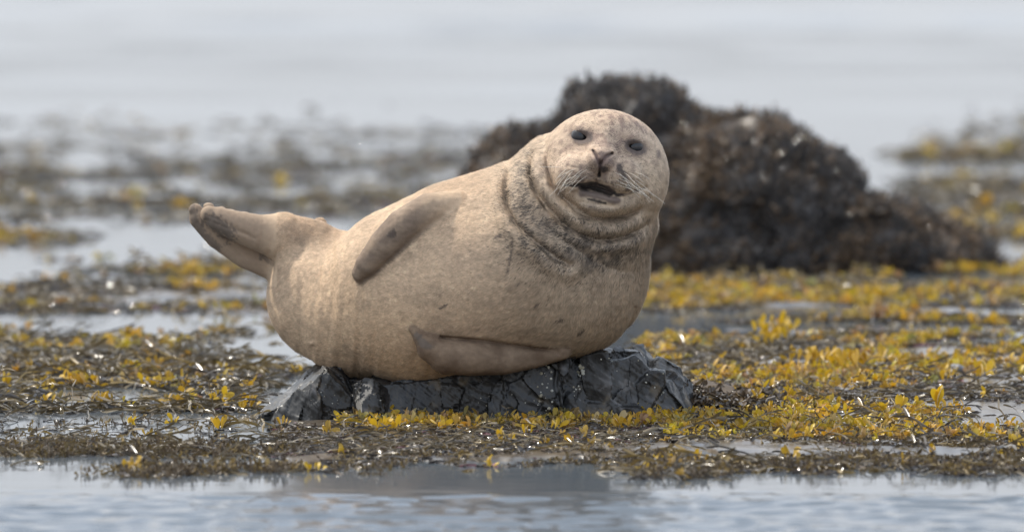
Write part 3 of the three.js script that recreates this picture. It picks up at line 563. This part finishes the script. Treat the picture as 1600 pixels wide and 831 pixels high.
function coat(x, y, z0, n, c) {                                          // the coat's own colours (linear)
  const z = z0 + BACK;
  c[0] = 0.66; c[1] = 0.495; c[2] = 0.34;
  const grain = fbm(x * 0.045, y * 0.07, z * 0.05, 4), fine = fbm(x * 0.25, y * 0.22, z * 0.25, 3);
  lerp3(c, [0.54, 0.40, 0.28], sstep(-0.25, 0.35, grain) * 0.5);
  lerp3(c, [0.57, 0.455, 0.335], sstep(700, 900, x) * 0.75);                     // greyer on chest and head
  lerp3(c, [0.65, 0.46, 0.285], blot(x, y, 560, 520, 120, 100) * 0.5);          // warm rump
  // brown saddle along the back and behind the flipper
  lerp3(c, [0.40, 0.28, 0.185], clamp(blot(x, y, 470, 362, 55, 26) + 0.7 * blot(x, y, 700, 292, 70, 22), 0, 1) * 0.75);
  // neck mottling between the folds and under the chin
  const neck = clamp(blot(x, y, 820, 300, 26, 62) + 0.8 * blot(x, y, 850, 300, 14, 50) + blot(x, y, 868, 365, 48, 38) + 0.95 * blot(x, y, 930, 395, 60, 26) + 0.75 * blot(x, y, 985, 365, 40, 34), 0, 1);
  const mot = sstep(-0.06, 0.2, fbm(x * 0.14 + 3, y * 0.1, z * 0.1 + 8, 4) + 0.6 * fine);
  lerp3(c, [0.075, 0.06, 0.052], clamp(neck * 1.1, 0, 1) * mot * 0.55);
  lerp3(c, [0.36, 0.30, 0.245], neck * 0.25);
  lerp3(c, [0.07, 0.06, 0.055], 0.8 * sstep(0.05, 0.4, fbm(x * 0.1, y * 0.1, 4.4, 3) + 0.25) * (blot(x, y, 926, 404, 34, 16) + 0.7 * blot(x, y, 915, 378, 22, 8)));
  const dapple = sstep(0.12, 0.42, fbm(x * 0.028 + 11, y * 0.04, z * 0.03, 4)); lerp3(c, [0.40, 0.295, 0.205], dapple * 0.4);
  // sparse flecks over chest and flank
  const fleck = sstep(0.42, 0.55, fbm(x * 0.06 + 20, y * 0.11 + (x * 0.03), z * 0.03, 3) + 0.2 * fine);
  lerp3(c, [0.23, 0.17, 0.125], fleck * sstep(600, 800, x) * 0.4);
  if (x > 830 && y < 360 && z > 60) {
    const top = clamp(1.3 * blot(x, y, 960, 205, 66, 40) + 0.8 * blot(x, y, 880, 250, 30, 50), 0, 1), m2 = sstep(-0.1, 0.3, fbm(x * 0.13, y * 0.13, z * 0.1 + 2, 4));
    lerp3(c, [0.22, 0.155, 0.125], clamp(top + 0.7 * blot(x, y, 1000, 275, 40, 40), 0, 1) * m2 * 0.95);
    lerp3(c, [0.50, 0.36, 0.28], 0.4 * top);
    lerp3(c, [0.16, 0.125, 0.11], 0.7 * sstep(0.0, 0.35, fbm(x * 0.16 + 4, y * 0.16, 1, 3) + 0.12) * clamp(blot(x, y, 905, 283, 26, 14) + blot(x, y, 940, 268, 16, 16), 0, 1));
    for (const [ex, ey, t] of EYES) {
      const cc = Math.cos(t), s = Math.sin(t), dx = x - ex, dy = y - ey, a = dx * cc + dy * s, b = -dx * s + dy * cc, q = Math.hypot((a - 1) / 20, (b + 1) / 12.5) + 0.12 * fine;
      lerp3(c, [0.035, 0.036, 0.042], sstep(1.12, 0.72, q) * 0.97);
      lerp3(c, [0.3, 0.22, 0.18], 0.3 * sstep(1.7, 1.0, q));
    }
    lerp3(c, [0.30, 0.205, 0.16], 0.6 * clamp(blot(x, y, 934, 268, 46, 26), 0, 1) * (0.75 + 0.8 * fine));
    let ns = 1e9; for (const p of NOSTRILS) ns = Math.min(ns, toPath(x, y, p));
    lerp3(c, [0.035, 0.03, 0.032], sstep(4.2, 0.8, ns + 1.5 * fine) * 0.92);
    lerp3(c, [0.2, 0.14, 0.125], 0.8 * blot(x, y, 938, 252, 18, 16));
    // black spots beside the nose and on the lip
    const sp = fbm(x * 0.14, y * 0.14, 6, 3) * 0.55;
    lerp3(c, [0.04, 0.036, 0.038], sstep(1.15, 0.5, toPath(x, y, [[964, 264], [970, 272], [973, 279]]) / 5.5 + sp * 1.8 + 0.5 * fine) * 0.85);
    lerp3(c, [0.05, 0.042, 0.042], sstep(1, 0.6, Math.hypot((x - 941) / 7, (y - 268) / 7) + sp) * 0.9);
    const lip = Math.min(toPath(x, y, MOUTH) / (x < 890 || x > 968 ? 1.5 : 2.6), toPath(x, y, GAPE) / 5.2, toPath(x, y, [[918, 313], [930, 316], [944, 319]]) / 2, 9);
    lerp3(c, [0.16, 0.125, 0.112], sstep(1.2, 0.5, toPath(x, y, LIP) / 6.5 + sp * 0.8) * 0.9);
    lerp3(c, [0.035, 0.032, 0.033], (x > 972 ? 0.65 : 1) * sstep(1.35, 0.55, lip + sp * 1.3 + 0.3 * fine) * 0.95);
    lerp3(c, [0.15, 0.11, 0.095], 0.75 * sstep(0.02, 0.3, fbm(x * 0.2 + 2, y * 0.2, 3, 3) + 0.06) * clamp(blot(x, y, 900, 280, 26, 20) + blot(x, y, 968, 290, 30, 16) + 0.8 * blot(x, y, 985, 300, 26, 12) + 0.7 * blot(x, y, 935, 324, 40, 9), 0, 1));
    const ear = Math.hypot((x - 1026) / 4, (y - 241) / 8); lerp3(c, [0.2, 0.15, 0.13], sstep(1.2, 0.6, ear) * 0.8);
  }
  for (const s of SCARS) lerp3(c, [0.13, 0.1, 0.085], sstep(2.6, 1.0, toPath(x, y, s) + 1.2 * fine) * 0.8);
  // flippers: barer, greyer skin, black at the toes
  if (x < 760) {
    const arm = chain(x, y, z, ARM_UP, 0); lerp3(c, [0.235, 0.175, 0.13], sstep(8, 2, arm) * sstep(712, 640, x) * (0.95 + 0.3 * grain));
    lerp3(c, [0.09, 0.07, 0.06], sstep(1, 0.6, Math.hypot((x - 614) / 7, (y - 366) / 8) + fine) * 0.8 * sstep(6, 0, arm));
  }
  const low = chain(x, y, (z - 120) * 1.15 + 120, ARM_LOW, 0);
  lerp3(c, [0.18, 0.125, 0.085], sstep(7, 2, low) * (0.95 + 0.3 * grain));
  lerp3(c, [0.12, 0.1, 0.085], sstep(1, 0.5, toPath(x, y, [[652, 522], [660, 534], [672, 540]]) / 7 + fine) * 0.7 * sstep(5, 0, low));
  if (x < 440 && y < 450) {
    const k = sstep(440, 395, x);
    lerp3(c, [0.29, 0.215, 0.155], k * 0.85);
    lerp3(c, [0.10, 0.085, 0.075], k * clamp(sstep(0.95, 0.4, toPath(x, y, [[322, 346], [345, 358], [352, 366]]) / 17 + fine * 0.9) + 0.85 * sstep(1, 0.4, toPath(x, y, [[290, 322], [296, 350], [330, 384]]) / 11 + fine) + 0.9 * sstep(1, 0.5, toPath(x, y, [[404, 402], [420, 412]]) / 6 + fine), 0, 1) * 0.75);
  }
  const streak = noise(x * 0.05 + y * 0.02, y * 0.3 - x * 0.06, z * 0.3) + 0.6 * noise(x * 0.13, y * 0.6 - x * 0.1, z * 0.5), v = 1 + 0.12 * fine + 0.1 * streak * sstep(400, 480, x); c[0] *= v; c[1] *= v; c[2] *= v;
}
const furLength = (x, y, z) => {
  if (x < 430 && y < 445) return 1.6;
  if (toPath(x, y, MOUTH) < 4 || toPath(x, y, GAPE) < 13 || toPath(x, y, LIP) < 10) return 0;
  for (const [ex, ey] of EYES) if (Math.hypot((x - ex) / 17, (y - ey) / 10) < 1) return 0;
  for (const p of NOSTRILS) if (toPath(x, y, p) < 5) return 0;
  if (x > 850 && y < 340) return 3.2;
  if (x < 725 && chain(x, y, z + BACK, ARM_UP, 0) < 4) return 2;
  if (chain(x, y, z + BACK, ARM_LOW, 0) < 5) return 2.2;
  return mix(4.6, 7.5, sstep(700, 830, x));
};
{
  const base = toWorld(730, 600, -BACK), seal = new THREE.Group();
  seal.name = numbered('seal'); seal.position.copy(base); scene.add(seal);
  tag(seal, 'plump tan seal lying on a dark rock, head turned to the viewer', 'seal');
  const s = sculpt(sealF, [278, 162, -330], [1056, 622, 215], 2.5, coat, base);
  const skin = new THREE.MeshPhysicalMaterial({ vertexColors: true, roughness: 0.78, specularIntensity: 0.35, sheen: 0.35, sheenRoughness: 0.6, sheenColor: new THREE.Color(0.6, 0.5, 0.4) });
  mesh('body', s.geo, skin, seal);
  // fur: one short tapered hair per triangle or so, lying towards the tail
  const P = [], N = [], C = [], t0 = new THREE.Vector3(), t1 = new THREE.Vector3(), t2 = new THREE.Vector3(), w = new THREE.Vector3(), q = new THREE.Vector3(), n3 = new THREE.Vector3(), g = [0, 0, 0], c = [0, 0, 0];
  const col = s.geo.attributes.color.array, tris = s.tri.length / 3;
  for (let i = 0; i < tris; i++) {
    const a = s.tri[i * 3] * 3, b = s.tri[i * 3 + 1] * 3, d = s.tri[i * 3 + 2] * 3;
    const zz = (s.pos[a + 2] + s.pos[b + 2] + s.pos[d + 2]) / 3;
    const nx0 = s.geo.attributes.normal.array, facing = nx0[a + 2];
    const times = facing > -0.35 ? 2 : 0;
    for (let k = 0; k < times; k++) {
      let u = rnd(), v = rnd(); if (u + v > 1) { u = 1 - u; v = 1 - v; }
      const x = s.pos[a] + u * (s.pos[b] - s.pos[a]) + v * (s.pos[d] - s.pos[a]), y = s.pos[a + 1] + u * (s.pos[b + 1] - s.pos[a + 1]) + v * (s.pos[d + 1] - s.pos[a + 1]), z = s.pos[a + 2] + u * (s.pos[b + 2] - s.pos[a + 2]) + v * (s.pos[d + 2] - s.pos[a + 2]);
      const len = furLength(x, y, z) * rr(0.65, 1.3); if (len < 0.5) continue;
      n3.set(nx0[a], nx0[a + 1], nx0[a + 2]);
      g[0] = n3.x; g[1] = -n3.y; g[2] = n3.z;
      let fx = -1, fy = 0.25, fz = -0.1;                                     // towards the tail, in the frame
      const hd = sstep(0.35, 1, blot(x, y, 940, 275, 130, 130)); const ax = x - 938, ay = y - 250;
      fx = mix(fx, ax * 0.012, hd); fy = mix(fy, ay * 0.012 + 0.1, hd); fz = mix(fz, -0.6, hd);
      const chest = blot(x, y, 920, 470, 110, 110); fx = mix(fx, -0.45, chest); fy = mix(fy, 1, chest);
      const sw = 0.5 * noise(x * 0.03, y * 0.03, 5) + rr(-0.3, 0.3), cs = Math.cos(sw), sn = Math.sin(sw); [fx, fy] = [fx * cs - fy * sn, fx * sn + fy * cs];
      w.set(fx, 0, 0).addScaledVector(UPV, -fy).addScaledVector(FWD, -fz);
      w.addScaledVector(n3, -w.dot(n3)).normalize();
      q.crossVectors(n3, w).normalize();
      w.addScaledVector(n3, rr(0.22, 0.5)).normalize();
      toWorld(x, y, z, t0).sub(base).addScaledVector(n3, -0.4 * UNIT);
      const wide = rr(0.35, 0.7) * UNIT;
      t1.copy(t0).addScaledVector(q, wide); t2.copy(t0).addScaledVector(q, -wide); t0.addScaledVector(w, len * UNIT);
      P.push(t2.x, t2.y, t2.z, t0.x, t0.y, t0.z, t1.x, t1.y, t1.z);
      c[0] = col[a]; c[1] = col[a + 1]; c[2] = col[a + 2];
      const tone = rr(0.76, 1.3) * (1 + 0.18 * noise(x * 0.2, y * 0.2, z * 0.2));
      const peppered = clamp(blot(x, y, 822, 305, 32, 70) + blot(x, y, 870, 368, 60, 44) + blot(x, y, 935, 392, 80, 36) + 0.5 * blot(x, y, 940, 290, 70, 70) + 0.35 * blot(x, y, 960, 205, 60, 40), 0, 1);
      if (rnd() < peppered * 0.34 * (1 + 1.2 * noise(x * 0.09, y * 0.09, 2))) { c[0] = 0.06; c[1] = 0.05; c[2] = 0.043; }
      for (let e = 0; e < 3; e++) { N.push(n3.x, n3.y, n3.z); C.push(Math.min(0.85, c[0] * tone), Math.min(0.85, c[1] * tone), Math.min(0.85, c[2] * tone)); }
    }
  }
  const fg = new THREE.BufferGeometry();
  for (const [k, arr] of [['position', P], ['normal', N], ['color', C]]) fg.setAttribute(k, new THREE.BufferAttribute(new Float32Array(arr), 3));
  const fur = mesh('fur', fg, new THREE.MeshStandardMaterial({ vertexColors: true, roughness: 0.7, side: THREE.DoubleSide }), seal);
  fur.userData.kind = 'stuff';
  console.log('seal triangles', tris, 'hairs', P.length / 9);
  // eyes
  const eyeMat = new THREE.MeshPhysicalMaterial({ color: new THREE.Color().setRGB(0.012, 0.011, 0.013), roughness: 0.3, specularIntensity: 0.1, clearcoat: 1, clearcoatRoughness: 0.02 });
  EYES.forEach(([x, y], i) => {
    const e = mesh('eye', new THREE.SphereGeometry(15.5 * UNIT, 40, 28), eyeMat, seal);
    e.position.copy(toWorld(x, y, eyeZ[i] - BACK - 21.5)).sub(base);
  });
  // whiskers
  const wm = new THREE.MeshStandardMaterial({ color: new THREE.Color().setRGB(0.72, 0.66, 0.56), roughness: 0.45 });
  const hairs = [];
  for (let k = 0; k < 13; k++) { const x = 884 + (k % 5) * 8 + rr(-2, 2), y = 268 + Math.floor(k / 5) * 9 + rr(-2, 2); hairs.push([x, y, -rr(14, 30), rr(6, 30), rr(18, 30)]); }
  hairs.push([876, 264, -34, 0, 14], [889, 270, -22, 22, 20]);
  for (let k = 0; k < 15; k++) { const x = 956 + (k % 5) * 8 + rr(-2, 2), y = 272 + Math.floor(k / 5) * 9 + rr(-2, 2); hairs.push([x, y, rr(18, 46), rr(10, 34), rr(8, 26)]); }
  for (const [x, y, dx, dy, dz] of hairs) {
    const z = surfaceZ(sealF, x, y) - 1;
    const pts = [0, 0.35, 0.7, 1].map((t) => toWorld(x + dx * t, y + dy * t * (0.6 + 0.4 * t), z + dz * Math.sin(t * 2) * 0.9).sub(base));
    mesh('whisker', new THREE.TubeGeometry(new THREE.CatmullRomCurve3(pts), 8, 0.26 * UNIT, 5), wm, seal);
  }
}
renderer.render(scene, camera);
